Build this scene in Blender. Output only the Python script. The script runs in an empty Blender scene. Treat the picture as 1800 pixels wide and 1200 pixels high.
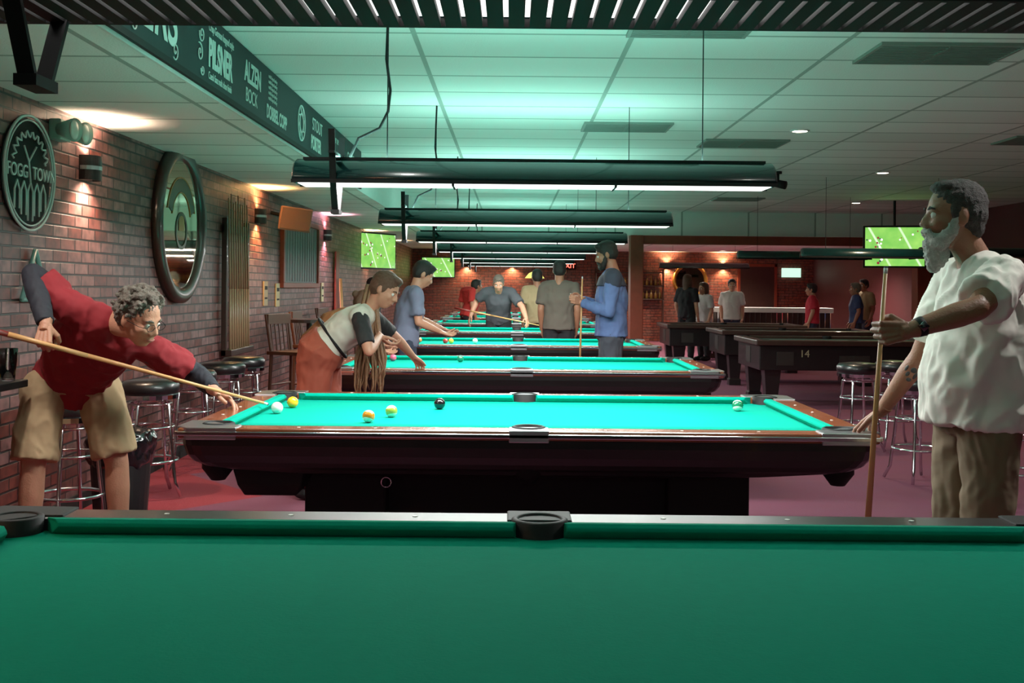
import bpy, bmesh, math, random
from mathutils import Vector, Matrix, noise
V=Vector
random.seed(4)
SC=bpy.context.scene
COL=SC.collection
# ------------------------------------------------------------------ helpers
def C(r,g,b):
    f=lambda c:(c/255/12.92) if c/255<=.04045 else ((c/255+.055)/1.055)**2.4
    return (f(r),f(g),f(b),1)
MC={}
def mat(name,col,rough=.6,metal=0,var=.12,scale=20,bump=0,emit=None,es=0,sheen=0,coat=0,trans=0,bscale=None,spec=.5,bd=.01):
    if name in MC: return MC[name]
    m=bpy.data.materials.new(name); m.use_nodes=True; nt=m.node_tree; N=nt.nodes; L=nt.links
    b=N['Principled BSDF']
    b.inputs['Roughness'].default_value=rough; b.inputs['Metallic'].default_value=metal
    b.inputs['Specular IOR Level'].default_value=spec
    if sheen: b.inputs['Sheen Weight'].default_value=sheen
    if coat: b.inputs['Coat Weight'].default_value=coat
    if trans: b.inputs['Transmission Weight'].default_value=trans
    tc=N.new('ShaderNodeTexCoord'); nz=N.new('ShaderNodeTexNoise'); nz.inputs['Scale'].default_value=scale
    nz.inputs['Detail'].default_value=3
    L.new(tc.outputs['Object'],nz.inputs['Vector'])
    mx=N.new('ShaderNodeMix'); mx.data_type='RGBA'
    mx.inputs[6].default_value=tuple(c*(1-var) for c in col[:3])+(1,)
    mx.inputs[7].default_value=tuple(min(1,c*(1+var)) for c in col[:3])+(1,)
    L.new(nz.outputs['Fac'],mx.inputs[0]); L.new(mx.outputs[2],b.inputs['Base Color'])
    if bump:
        n2=N.new('ShaderNodeTexNoise'); n2.inputs['Scale'].default_value=bscale or scale*4
        L.new(tc.outputs['Object'],n2.inputs['Vector'])
        bp=N.new('ShaderNodeBump'); bp.inputs['Strength'].default_value=bump; bp.inputs['Distance'].default_value=bd
        L.new(n2.outputs['Fac'],bp.inputs['Height']); L.new(bp.outputs['Normal'],b.inputs['Normal'])
    if emit:
        b.inputs['Emission Color'].default_value=emit; b.inputs['Emission Strength'].default_value=es
    MC[name]=m; return m
def link(o,parent=None):
    COL.objects.link(o)
    if parent: o.parent=parent
    return o
def new_empty(name,loc=(0,0,0),rot=0,parent=None):
    e=bpy.data.objects.new(name,None); e.empty_display_size=.1
    e.location=loc; e.rotation_euler=(0,0,rot); return link(e,parent)
def mk(name,bm,m,parent=None,smooth=False,bevel=0,loc=(0,0,0),rot=(0,0,0)):
    bmesh.ops.recalc_face_normals(bm,faces=bm.faces)
    me=bpy.data.meshes.new(name); bm.to_mesh(me); bm.free()
    me.materials.append(m)
    if smooth:
        for p in me.polygons: p.use_smooth=True
    o=bpy.data.objects.new(name,me); o.location=loc; o.rotation_euler=rot
    link(o,parent)
    if bevel:
        md=o.modifiers.new('b','BEVEL'); md.width=bevel; md.segments=2; md.limit_method='ANGLE'
    return o
def B(): return bmesh.new()
def box(bm,x0,x1,y0,y1,z0,z1):
    vs=[bm.verts.new(p) for p in [(x0,y0,z0),(x1,y0,z0),(x1,y1,z0),(x0,y1,z0),(x0,y0,z1),(x1,y0,z1),(x1,y1,z1),(x0,y1,z1)]]
    for f in [(0,3,2,1),(4,5,6,7),(0,1,5,4),(1,2,6,5),(2,3,7,6),(3,0,4,7)]: bm.faces.new([vs[i] for i in f])
    return vs
def frame(t,lat=None):
    t=t.normalized()
    if lat is None:
        lat=V((1,0,0)) if abs(t.x)<.8 else V((0,1,0))
    a=(lat-t*lat.dot(t)).normalized(); b=t.cross(a); return a,b
def rings(bm,R,closed=False):
    vs=[[bm.verts.new(p) for p in r] for r in R]; n=len(vs[0])
    m=len(vs)
    for i in range(m if closed else m-1):
        A=vs[i];Bq=vs[(i+1)%m]
        for j in range(n): bm.faces.new([A[j],A[(j+1)%n],Bq[(j+1)%n],Bq[j]])
    if not closed:
        bm.faces.new(vs[0][::-1]); bm.faces.new(vs[-1])
def cone(bm,p0,r0,p1,r1,n=12):
    p0=V(p0);p1=V(p1); a,b=frame(p1-p0)
    rings(bm,[[p+(a*math.cos(2*math.pi*j/n)+b*math.sin(2*math.pi*j/n))*r for j in range(n)] for p,r in((p0,r0),(p1,r1))])
def tube(bm,pts,r,n=8,closed=False):
    pts=[V(p) for p in pts]; R=[];m=len(pts)
    a=None
    for i,p in enumerate(pts):
        if closed: t=pts[(i+1)%m]-pts[i-1]
        else: t=pts[min(i+1,m-1)]-pts[max(i-1,0)]
        a,b=frame(t,a)
        rr=r[i] if isinstance(r,(list,tuple)) else r
        R.append([p+(a*math.cos(2*math.pi*j/n)+b*math.sin(2*math.pi*j/n))*rr for j in range(n)])
    rings(bm,R,closed)
def ell(bm,c,rad,ax=None,seg=14):
    ax=ax or (V((1,0,0)),V((0,1,0)),V((0,0,1)))
    if not isinstance(rad,(list,tuple)): rad=(rad,)*3
    g=bmesh.ops.create_uvsphere(bm,u_segments=seg,v_segments=max(6,seg*2//3),radius=1)
    c=V(c)
    for v in g['verts']:
        q=v.co.copy(); v.co=c+ax[0]*q.x*rad[0]+ax[1]*q.y*rad[1]+ax[2]*q.z*rad[2]
def lathe(bm,prof,n=24,c=(0,0,0)):
    c=V(c)
    rings(bm,[[c+V((r*math.cos(2*math.pi*j/n),r*math.sin(2*math.pi*j/n),z)) for j in range(n)] for r,z in prof])
def circ(c,r,n=24,plane='xy'):
    out=[]
    for j in range(n):
        a=2*math.pi*j/n; x,y=r*math.cos(a),r*math.sin(a)
        out.append(V(c)+(V((x,y,0)) if plane=='xy' else V((x,0,y)) if plane=='xz' else V((0,x,y))))
    return out
def text(name,body,size,m,parent,loc,rot,extr=.002,off=0,align='LEFT',shear=0,sx=1):
    cu=bpy.data.curves.new(name,'FONT'); cu.body=body; cu.size=size; cu.extrude=extr; cu.offset=off; cu.align_x=align; cu.shear=shear
    cu.materials.append(m); o=bpy.data.objects.new(name,cu); o.location=loc; o.rotation_euler=rot; o.scale=(sx,1,1); link(o,parent); return o
RX=math.pi/2
TEXT_YZ=(RX,0,RX)   # reads along +Y, faces +X
TEXT_FRONT=(RX,0,0) # reads along +X, faces -Y
# ------------------------------------------------------------------ materials
cloth=mat('pool_cloth',C(0,156,132),1,var=.07,scale=60,bump=.08,spec=.05)
cloth_dimmed=mat('pool_cloth_dimmed',C(2,128,102),1,var=.07,scale=30,bump=.08,spec=.05)  # same cloth, with the front table's dim light painted into its colour
wood=mat('rail_wood',C(128,62,34),.25,var=.35,scale=9,coat=.5)
black=mat('black_lacquer',C(22,18,19),.32,var=.1,coat=.12,spec=.4)
blackm=mat('black_matte',C(14,13,14),.7,spec=.3)
rubber=mat('pocket_rubber',C(6,6,7),.65,spec=.25)
silver=mat('cast_silver',C(190,190,195),.3,1,var=.05)
chrome=mat('chrome',C(215,215,220),.12,1,var=.02)
pearl=mat('sight_pearl',C(235,235,225),.4)
shade=mat('lamp_shade',C(5,38,38),.2,.2,var=.05,coat=.5)
lens=mat('lamp_diffuser',C(240,245,240),.5,var=.01,emit=(1,1,.96,1),es=1.8)
lens0=mat('lamp_diffuser_dim',C(240,245,240),.5,var=.01,emit=(1,1,.96,1),es=1.3)
seatm=mat('black_vinyl',C(16,14,16),.35,coat=.3)
white=mat('white_paint',C(220,220,215),.6)
cuewood=mat('cue_maple',C(204,150,92),.4,var=.1)
cuedark=mat('cue_butt',C(110,28,22),.3)
brass=mat('brass',C(200,150,70),.35,1)
glow=mat('lamp_glow',C(255,240,225),.5,emit=(1,.85,.65,1),es=12)
dwood=mat('dark_wood',C(50,29,22),.4,var=.3,scale=12,coat=.3)
mwood=mat('red_wood_trim',C(126,48,28),.5,var=.25,scale=10)
glass=mat('clear_glass',(1,1,1,1),.03,trans=1,var=0)
def brick_mat(name,axis,c1,c2,mo,bw=.21,rh=.072,glaze=.45):
    m=bpy.data.materials.new(name); m.use_nodes=True; nt=m.node_tree; N=nt.nodes; L=nt.links; b=N['Principled BSDF']
    tc=N.new('ShaderNodeTexCoord'); sp=N.new('ShaderNodeSeparateXYZ'); cb=N.new('ShaderNodeCombineXYZ')
    L.new(tc.outputs['Object'],sp.inputs[0]); L.new(sp.outputs[axis],cb.inputs[0]); L.new(sp.outputs['Z'],cb.inputs[1])
    br=N.new('ShaderNodeTexBrick'); br.inputs['Scale'].default_value=1; br.inputs['Brick Width'].default_value=bw; br.inputs['Row Height'].default_value=rh
    br.inputs['Mortar Size'].default_value=.007; br.inputs['Mortar Smooth'].default_value=.3
    br.inputs['Color1'].default_value=c1; br.inputs['Color2'].default_value=c2; br.inputs['Mortar'].default_value=mo; br.inputs['Bias'].default_value=-.2
    L.new(cb.outputs[0],br.inputs['Vector'])
    nz=N.new('ShaderNodeTexNoise'); nz.inputs['Scale'].default_value=14; L.new(tc.outputs['Object'],nz.inputs['Vector'])
    mx=N.new('ShaderNodeMix'); mx.data_type='RGBA'; mx.blend_type='MULTIPLY'; mx.inputs[0].default_value=.85
    rp=N.new('ShaderNodeValToRGB'); rp.color_ramp.elements[0].color=(.4,.36,.37,1); rp.color_ramp.elements[1].color=(1.4,1.3,1.3,1); rp.color_ramp.elements[0].position=.3; rp.color_ramp.elements[1].position=.7
    L.new(nz.outputs['Fac'],rp.inputs[0]); L.new(br.outputs['Color'],mx.inputs[6]); L.new(rp.outputs[0],mx.inputs[7]); L.new(mx.outputs[2],b.inputs['Base Color'])
    b.inputs['Roughness'].default_value=glaze
    bp=N.new('ShaderNodeBump'); bp.invert=True; bp.inputs['Strength'].default_value=.9; bp.inputs['Distance'].default_value=.01
    L.new(br.outputs['Fac'],bp.inputs['Height']); L.new(bp.outputs['Normal'],b.inputs['Normal'])
    return m
brickL=brick_mat('brick_wall_glazed','Y',C(96,42,34),C(138,104,102),C(26,20,20))
brickF=brick_mat('brick_wall_back','X',C(124,56,40),C(108,70,60),C(44,34,30))
def ceil_mat():
    m=bpy.data.materials.new('ceiling_tiles'); m.use_nodes=True; nt=m.node_tree; N=nt.nodes; L=nt.links; b=N['Principled BSDF']
    tc=N.new('ShaderNodeTexCoord'); mp=N.new('ShaderNodeMapping'); mp.inputs['Location'].default_value=(.56,.02,0)
    L.new(tc.outputs['Object'],mp.inputs[0])
    br=N.new('ShaderNodeTexBrick'); br.offset=0; br.inputs['Scale'].default_value=1; br.inputs['Brick Width'].default_value=1.22; br.inputs['Row Height'].default_value=.61
    br.inputs['Mortar Size'].default_value=.016; br.inputs['Mortar Smooth'].default_value=.1
    br.inputs['Color1'].default_value=C(242,243,238); br.inputs['Color2'].default_value=C(222,225,219); br.inputs['Mortar'].default_value=C(158,166,158)
    L.new(mp.outputs[0],br.inputs['Vector']); L.new(br.outputs['Color'],b.inputs['Base Color']); b.inputs['Roughness'].default_value=.75
    nz=N.new('ShaderNodeTexNoise'); nz.inputs['Scale'].default_value=90; L.new(tc.outputs['Object'],nz.inputs['Vector'])
    ad=N.new('ShaderNodeMath'); ad.operation='ADD'; mu=N.new('ShaderNodeMath'); mu.operation='MULTIPLY'; mu.inputs[1].default_value=.25
    L.new(nz.outputs['Fac'],mu.inputs[0]); L.new(br.outputs['Fac'],ad.inputs[0]); L.new(mu.outputs[0],ad.inputs[1])
    bp=N.new('ShaderNodeBump'); bp.inputs['Strength'].default_value=.6; bp.inputs['Distance'].default_value=.02
    L.new(ad.outputs[0],bp.inputs['Height']); L.new(bp.outputs['Normal'],b.inputs['Normal'])
    return m
ceilm=ceil_mat()
def carpet_mat():
    m=bpy.data.materials.new('carpet'); m.use_nodes=True; nt=m.node_tree; N=nt.nodes; L=nt.links; b=N['Principled BSDF']
    tc=N.new('ShaderNodeTexCoord'); sp=N.new('ShaderNodeSeparateXYZ'); L.new(tc.outputs['Object'],sp.inputs[0])
    def M(op,a,bv=None,c=None):
        n=N.new('ShaderNodeMath'); n.operation=op
        for i,x in enumerate((a,bv,c)):
            if x is None: continue
            if isinstance(x,(int,float)): n.inputs[i].default_value=x
            else: L.new(x,n.inputs[i])
        return n.outputs[0]
    pp=M('PINGPONG',sp.outputs['Y'],.8)
    edge=M('ADD',M('MULTIPLY',pp,.9),-2.35)
    red=M('LESS_THAN',sp.outputs['X'],edge)
    nz=N.new('ShaderNodeTexNoise'); nz.inputs['Scale'].default_value=160; L.new(tc.outputs['Object'],nz.inputs['Vector'])
    n3=N.new('ShaderNodeTexNoise'); n3.inputs['Scale'].default_value=2.5; L.new(tc.outputs['Object'],n3.inputs['Vector'])
    mx=N.new('ShaderNodeMix'); mx.data_type='RGBA'; mx.inputs[6].default_value=C(116,66,84); mx.inputs[7].default_value=C(138,50,58); L.new(red,mx.inputs[0])
    m2=N.new('ShaderNodeMix'); m2.data_type='RGBA'; m2.blend_type='MULTIPLY'
    L.new(mx.outputs[2],m2.inputs[6]); L.new(n3.outputs['Color'],m2.inputs[7])
    m2.inputs[0].default_value=.2
    L.new(m2.outputs[2],b.inputs['Base Color']); b.inputs['Roughness'].default_value=.95; b.inputs['Specular IOR Level'].default_value=.1
    bp=N.new('ShaderNodeBump'); bp.inputs['Strength'].default_value=.4; bp.inputs['Distance'].default_value=.01
    L.new(nz.outputs['Fac'],bp.inputs['Height']); L.new(bp.outputs['Normal'],b.inputs['Normal'])
    return m
# ------------------------------------------------------------------ room
XL,XR,YB,YF=-2.65,8.0,-3.0,29.0
def rbox(name,m,*a,**k):
    bm=B(); box(bm,*a); return mk(name,bm,m,**k)
rbox('floor',carpet_mat(),XL-.2,XR+.2,YB-.2,YF+.2,-.1,0)
rbox('wall_left',brickL,XL-.15,XL,YB,YF,0,2.45)
darkw=mat('dark_red_paint',C(84,32,36),.6)
rbox('wall_right',darkw,XR,XR+.15,YB,YF,0,2.85)
rbox('wall_back',brickF,XL-.15,XR+.15,YF,YF+.15,0,2.85)
rbox('wall_rear',mat('rear_paint',C(176,180,172),.7),XL-.15,XR+.15,YB-.15,YB,0,2.85)
rbox('ceiling',ceilm,-1.62,XR+.15,YB,20.0,2.8,2.9)
rbox('ceiling_aisle',ceilm,XL-.15,-1.62,YB,YF,2.4,2.9)
rbox('ceiling_back_room',ceilm,-1.62,XR+.15,20.0,YF,2.37,2.9)
rbox('trim_soffit',white,-1.619,-1.605,YB,20.0,2.385,2.80)
rbox('trim_header',mwood,2.2,7.6,19.86,20.0,2.2,2.36,bevel=.01)
rbox('baseboard_left',blackm,XL,XL+.015,YB,YF,0,.1)
rbox('baseboard_right',blackm,XR-.015,XR,YB,YF,0,.1)
for x0,x1 in((2.14,2.38),(7.35,7.6)):
    post=B(); box(post,x0,x1,19.8,20.1,0,2.36); mk('wood_post',post,mwood,bevel=.012)
rbox('wall_partition',brick_mat('brick_partition','X',C(96,44,34),C(84,60,56),C(40,32,30)),7.6,8.0,19.85,20.05,0,2.37)
# ------------------------------------------------------------------ pool table
CX=.075
TM={}
def prism(bm,prof,x0,x1,m0,m1,axis='x',sgn=1):
    R=[]
    for x,mm,s in((x0,m0,1),(x1,m1,-1)):
        r=[]
        for y,z,k in prof:
            p=(x+s*k*mm,sgn*y,z) if axis=='x' else (sgn*y,x+s*k*mm,z)
            r.append(V(p))
        R.append(r)
    rings(bm,R)
def table_parts():
    P=[]
    # bed
    bm=B(); box(bm,-1.33,1.33,-.69,.69,.70,.77); P.append(('bed_cloth',bm,cloth,0,False))
    bm=B()
    for s in(1,-1):
        prof=[(.69,.803,0),(.65,.808,.7),(.637,.80,1),(.635,.792,1),(.655,.771,.5),(.69,.771,0)]
        prism(bm,prof,.052,1.235,.016,.05,'x',s); prism(bm,prof,-1.235,-.052,.05,.016,'x',s)
        prof2=[(a+.635,b,c) for a,b,c in prof]
        prism(bm,prof2,-.60,.60,.05,.05,'y',s)
    P.append(('cushions',bm,cloth,.002,False))
    bm=B()
    for s in(1,-1):
        y0,y1=sorted((s*.685,s*.80)); box(bm,-1.44,1.44,y0,y1,.76,.802)
        x0,x1=sorted((s*1.32,s*1.44)); box(bm,x0,x1,-.69,.69,.76,.8018)
    P.append(('rail_tops',bm,wood,.008,False))
    bm=B()
    for s in(1,-1):
        y0,y1=sorted((s*.795,s*.812)); box(bm,-1.44,1.44,y0,y1,.772,.79)
        x0,x1=sorted((s*1.435,s*1.452)); box(bm,x0,x1,-.8,.8,.772,.79)
    P.append(('trim_strip',bm,chrome,.003,False))
    bm=B()
    for sx in(1,-1):
        for sy in(1,-1):
            pts=[(1.20,.70),(1.20,.806),(1.40,.812),(1.452,.76),(1.447,.57),(1.335,.57),(1.335,.62),(1.25,.70)]
            R=[[V((sx*a,sy*b,z)) for a,b in pts] for z in(.755,.807)]
            rings(bm,R)
    for sy in(1,-1):
        pts=[(-.082,.695),(-.082,.812),(.082,.812),(.082,.695)]
        rings(bm,[[V((a,sy*b,z)) for a,b in pts] for z in(.755,.806)])
    P.append(('pocket_castings',bm,silver,.004,False))
    # pockets
    bm=B()
    def pocket(cx,cy,r):
        lathe(bm,[(0.001,.7725),(r-.014,.7725),(r-.012,.809),(r-.006,.812),(r+.004,.808),(r+.004,.62),(.03,.57),(.001,.57)],28,(cx,cy,0))
    for sx in(1,-1):
        for sy in(1,-1): pocket(sx*1.305,sy*.668,.063)
    for sy in(1,-1): pocket(0,sy*.700,.067)
    P.append(('pockets',bm,rubber,0,True))
    # sights
    bm=B()
    for sy in(1,-1):
        for k in(1,2,3,5,6,7):
            x=-1.27+2.54*k/8; cone(bm,(x,sy*.745,.80),.007,(x,sy*.745,.8035),.007,8)
    for sx in(1,-1):
        for k in(1,2,3):
            y=-.635+1.27*k/4; cone(bm,(sx*1.38,y,.80),.007,(sx*1.38,y,.8035),.007,8)
    P.append(('sights',bm,pearl,0,False))
    # apron (boat)
    bm=B(); R=[]
    for z,hx,hy in[(.762,1.44,.80),(.73,1.438,.80),(.69,1.425,.795),(.66,1.40,.785),(.64,1.36,.77),(.628,1.28,.755),(.612,1.05,.74),(.60,.8,.72)]:
        r=[];c=.09
        for sx,sy,a0 in((1,1,0),(-1,1,90),(-1,-1,180),(1,-1,270)):
            for k in range(5):
                a=math.radians(a0+k*22.5); r.append(V((sx*(hx-c)+c*math.cos(a),sy*(hy-c)+c*math.sin(a),z)))
        R.append(r)
    rings(bm,R); P.append(('apron',bm,black,0,False))
    bm=B()
    box(bm,-.95,.95,-.36,.36,.12,.62)
    for s in(1,-1):
        x0,x1=sorted((s*.62,s*.98)); box(bm,x0,x1,-.46,.46,.05,.61)
        x0,x1=sorted((s*.60,s*1.0)); box(bm,x0,x1,-.5,.5,.0,.06)
    P.append(('pedestal',bm,blackm,.012,False))
    bm=B(); R=[[V((x,y,z)) for x,y in pts] for z,pts in((.66,[(-1.25,-.70),(-.93,-.70),(-.93,-.3),(-1.25,-.3)]),(.55,[(-1.22,-.69),(-.95,-.69),(-.95,-.32),(-1.22,-.32)]),(.50,[(-1.20,-.65),(-.98,-.65),(-.98,-.34),(-1.20,-.34)]))]
    rings(bm,R); P.append(('ball_return_box',bm,blackm,.008,False))
    bm=B(); tube(bm,circ((-.62,-.47,.53),.022,16,'xz'),.004,6,True); P.append(('lock_ring',bm,chrome,0,True))
    return P
def pool_table(yc,blackrails=False):
    e=new_empty('pool_table',(CX,yc,0))
    first=not TM
    if first:
        for n,bm,m,bev,sm in table_parts():
            o=mk(n,bm,m,e,sm,bev); TM[n]=(o.data,bev)
    else:
        for n,(me,bev) in TM.items():
            o=bpy.data.objects.new(n,me); link(o,e)
            if bev:
                md=o.modifiers.new('b','BEVEL'); md.width=bev; md.segments=2; md.limit_method='ANGLE'
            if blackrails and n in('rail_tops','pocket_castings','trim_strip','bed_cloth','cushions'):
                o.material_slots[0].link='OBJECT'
                o.material_slots[0].material=rubber if n=='pocket_castings' else cloth_dimmed if n in('bed_cloth','cushions') else black
    return e
TY=[-1.25,2.05,5.27,8.57,11.87,15.17,18.47,21.77,25.07]
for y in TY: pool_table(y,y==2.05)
# ------------------------------------------------------------------ lamps above tables
FM={}
ZF=1.875
def fixture(x,y,hl=1.135,lit=22,z=ZF,strap=-.94,r=.11,col=(1,.99,.95),fine=False,up=0):
    e=new_empty('billiard_lamp',(x,y,z))
    key=(hl,strap,fine)
    if key not in FM:
        L=[]
        bm=B(); n=14; R=[]
        for xx,sc in((-hl,.90),(-hl+.012,1),(hl-.012,1),(hl,.90)):
            r_=[]
            for k in range(n+1):
                a=math.pi*k/n; r_.append(V((xx,-r*sc*math.cos(a),r*1.05*sc*math.sin(a)+.002)))
            for k in range(n,-1,-1):
                a=math.pi*k/n; r_.append(V((xx,-(r-.006)*sc*math.cos(a),max(0,(r-.006)*1.05*sc*math.sin(a)-.0))))
            R.append(r_)
        rings(bm,R)
        for s in(-1,1):
            pts=[V((s*hl,-r*.9*math.cos(math.pi*k/n),r*.94*math.sin(math.pi*k/n))) for k in range(n+1)]
            f=[bm.verts.new(p) for p in pts]; g=[bm.verts.new(p+V((s*-.006,0,0))) for p in pts]
            bm.faces.new(f); bm.faces.new(g[::-1])
            for k in range(len(f)): bm.faces.new([f[k],f[(k+1)%len(f)],g[(k+1)%len(f)],g[k]])
        L.append(('shade',mk('shade',bm,shade,e,True)))
        bm=B()
        if fine:
            nf=int(hl*2/.038)
            for k in range(1,nf):
                xx=-hl+k*2*hl/nf; box(bm,xx-.0145,xx+.0145,-.10,.10,-.004,.008)
            box(bm,-hl,hl,-.112,-.10,-.004,.012); box(bm,-hl,hl,.10,.112,-.004,.012)
        else:
            box(bm,-hl,hl,-.112,-.1065,-.005,.012); box(bm,-hl,hl,.1065,.112,-.005,.012)
            for xx in(-.38,.38): box(bm,xx-.006,xx+.006,-.104,.104,-.014,-.002)
        L.append(('louvre',mk('louvre',bm,blackm,e)))
        if strap:
            bm=B()
            if fine: box(bm,-hl+.03,hl-.03,-.098,.098,.0145,.018)
            else: box(bm,-hl+.03,hl-.03,-.100,.100,-.007,.0)
            L.append(('diffuser',mk('diffuser',bm,lens0 if fine else lens,e)))
        if strap:
            bm=B()
            # V shaped strap hugging the shade
            def strip(pts,w=.015,t=.006):
                R=[]
                for i,(yy,zz) in enumerate(pts):
                    R.append([V((strap-w,yy-t,zz)),V((strap+w,yy-t,zz)),V((strap+w,yy+t,zz)),V((strap-w,yy+t,zz))])
                rings(bm,R)
            strip([(-.035,-.125),(-.10,.0),(-.128,.11),(-.155,.24)]); strip([(.035,-.125),(.10,.0),(.128,.11),(.155,.24)])
            box(bm,strap-.02,strap+.02,-.045,.045,-.145,-.125); box(bm,strap-.014,strap+.014,-.155,.155,.13,.142)
            L.append(('hanger_strap',mk('hanger_strap',bm,blackm,e)))
        bm=B()
        for xx in(-.7,.8):
            if strap: cone(bm,(xx,0,.1),.003,(xx,0,2.8-z),.003,6)
        if strap:
            tube(bm,[(-.70,0.02,2.8-z),(-.71,.02,.6),(-.69,.02,.45),(-.70,.02,.35),(-.74,.02,.27),(-.84,.02,.22),(-.88,.02,.13)],.007,6)
        else:
            for xx in(-.7,.7): cone(bm,(xx,0,.1),.003,(xx,0,2.8-z),.003,6)
        L.append(('suspension_cables',mk('suspension_cables',bm,blackm,e)))
        FM[key]=L
    else:
        for n_,o in FM[key]:
            link(bpy.data.objects.new(n_,o.data),e)
    if lit:
        l=bpy.data.lights.new('lamp_tube','AREA'); l.shape='RECTANGLE'; l.size=hl*2-.08; l.size_y=.18; l.energy=lit; l.color=col
        o=bpy.data.objects.new('lamp_tube',l); o.location=(0,0,.0125 if fine else -.0085); link(o,e)
    if up:
        l=bpy.data.lights.new('added_ceiling_fill','AREA'); l.shape='RECTANGLE'; l.size=hl*2-.1; l.size_y=.05; l.energy=up; l.color=(.38,1,.82)  # added teal fill that tints the ceiling, not part of the fixture
        o=bpy.data.objects.new('added_ceiling_fill',l); o.location=(0,0,r*1.05+.012); o.rotation_euler=(math.pi,0,0); link(o,e)
        bm=B(); box(bm,-hl+.04,hl-.04,-.032,.032,r*1.05-.01,r*1.05+.008); mk('added_fill_tray',bm,blackm,e)  # added tray below the ceiling fill
    if not lit and not up:
        bm=B(); cone(bm,(-hl+.03,0,.05),.016,(hl-.03,0,.05),.016,10); mk('unlit_tube',bm,white,e,True)
    return e
for i,y in enumerate([-1.35,1.92,5.2,8.5,11.8,15.1,18.4,21.7,25.0]):
    fixture(.1,y,lit=(12,2,68,68,68,68,68,60,60)[i],z=ZF,fine=(i==1),up=((0,6,16,17,15,12,10,0,0)[i]))
# ------------------------------------------------------------------ balls
def ball(name,x,y,col,stripe=False):
    bm=B(); ell(bm,(0,0,0),.0286,seg=28)
    mname='ball_'+name
    m=mat(mname,col,.12,var=.01,coat=.6)
    nt=m.node_tree;N=nt.nodes;L=nt.links;b=N['Principled BSDF']
    tc=N.new('ShaderNodeTexCoord'); sp=N.new('ShaderNodeSeparateXYZ'); L.new(tc.outputs['Object'],sp.inputs[0])
    if stripe:
        ab=N.new('ShaderNodeMath'); ab.operation='ABSOLUTE'; L.new(sp.outputs['Z'],ab.inputs[0])
        lt=N.new('ShaderNodeMath'); lt.operation='LESS_THAN'; lt.inputs[1].default_value=.014; L.new(ab.outputs[0],lt.inputs[0])
        mx=N.new('ShaderNodeMix'); mx.data_type='RGBA'; mx.inputs[6].default_value=C(240,238,225); mx.inputs[7].default_value=col
        L.new(lt.outputs[0],mx.inputs[0]); L.new(mx.outputs[2],b.inputs['Base Color'])
    o=mk('billiard_ball',bm,m,None,True); o.location=(x,y,.7988); o.rotation_euler=(random.uniform(-.5,.5),random.uniform(-.4,.4),random.random()*3)
    return o
ball('cue',-1.128,5.27,C(245,243,235)); ball('yellow',-1.105,5.53,C(240,180,30))
ball('orange_stripe',-.646,4.96,C(235,130,30),True); ball('green_stripe',-.565,5.17,C(150,170,60),True)
ball('black',-.36,5.52,C(12,12,14)); ball('green_stripe2',1.156,5.57,C(20,120,80),True)
for x,y,c,s in((-1.02,12.1,C(230,120,60),0),(-.72,11.9,C(200,40,40),0),(-.66,11.95,C(230,200,60),0),(-.4,12.0,C(235,235,220),1),(-.42,9.0,C(20,110,80),0),(-.98,9.05,C(200,80,110),0),(1.0,11.9,C(40,60,150),0)):
    ball('far%d'%int(x*100),x,y,c,bool(s))
# ------------------------------------------------------------------ people
def limb(bm,pts,rs,n=14,ends=(True,True)):
    for i in range(len(pts)-1): cone(bm,pts[i],rs[i],pts[i+1],rs[i+1],n)
    for i,(p,r) in enumerate(zip(pts,rs)):
        if (i==0 and not ends[0]) or (i==len(pts)-1 and not ends[1]): continue
        ell(bm,p,r*.995)
def loft(bm,pts,rad,lat,n=24,p=2.3):
    R=[]
    for i,c in enumerate(pts):
        t=pts[min(i+1,len(pts)-1)]-pts[max(i-1,0)]
        a,b=frame(t,lat[i]); r=[]
        for j in range(n):
            th=2*math.pi*j/n; cs,sn=math.cos(th),math.sin(th)
            r.append(c+a*rad[i][0]*math.copysign(abs(cs)**(2/p),cs)+b*rad[i][1]*math.copysign(abs(sn)**(2/p),sn))
        R.append(r)
    rings(bm,R)
def part(name,bm,m,parent,org,voxel=.01,sm=4,amp=0,sc=8,zmin=None,fold=False):
    bmesh.ops.recalc_face_normals(bm,faces=bm.faces)
    me=bpy.data.meshes.new('t'); bm.to_mesh(me); bm.free()
    o=bpy.data.objects.new('t',me); COL.objects.link(o)
    r=o.modifiers.new('r','REMESH'); r.mode='VOXEL'; r.voxel_size=voxel
    if sm:
        s=o.modifiers.new('s','SMOOTH'); s.factor=.5; s.iterations=sm
    dg=bpy.context.evaluated_depsgraph_get(); dg.update()
    m2=bpy.data.meshes.new_from_object(o.evaluated_get(dg)); bpy.data.objects.remove(o); bpy.data.meshes.remove(me)
    m2.name=name
    nr=[v.normal.copy() for v in m2.vertices]
    for v,nn in zip(m2.vertices,nr):
        co=v.co.copy()
        if amp:
            q=V((co.x*sc,co.y*sc,co.z*sc*(.55 if fold else 1)))
            if fold: q+=V((noise.noise(co*5),noise.noise(co*5+V((9,2,4))),0))*.8
            k=noise.noise(q)+.5*noise.noise(q*2.3+V((3,1,7)))
            if fold: k=1-2*abs(k)-.4
            co+=nn*amp*k
        if zmin is not None and co.z<zmin: co.z=zmin
        v.co=co-org
    for p in m2.polygons: p.use_smooth=True
    m2.materials.clear(); m2.materials.append(m)
    o=bpy.data.objects.new(name,m2); link(o,parent); return o
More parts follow.
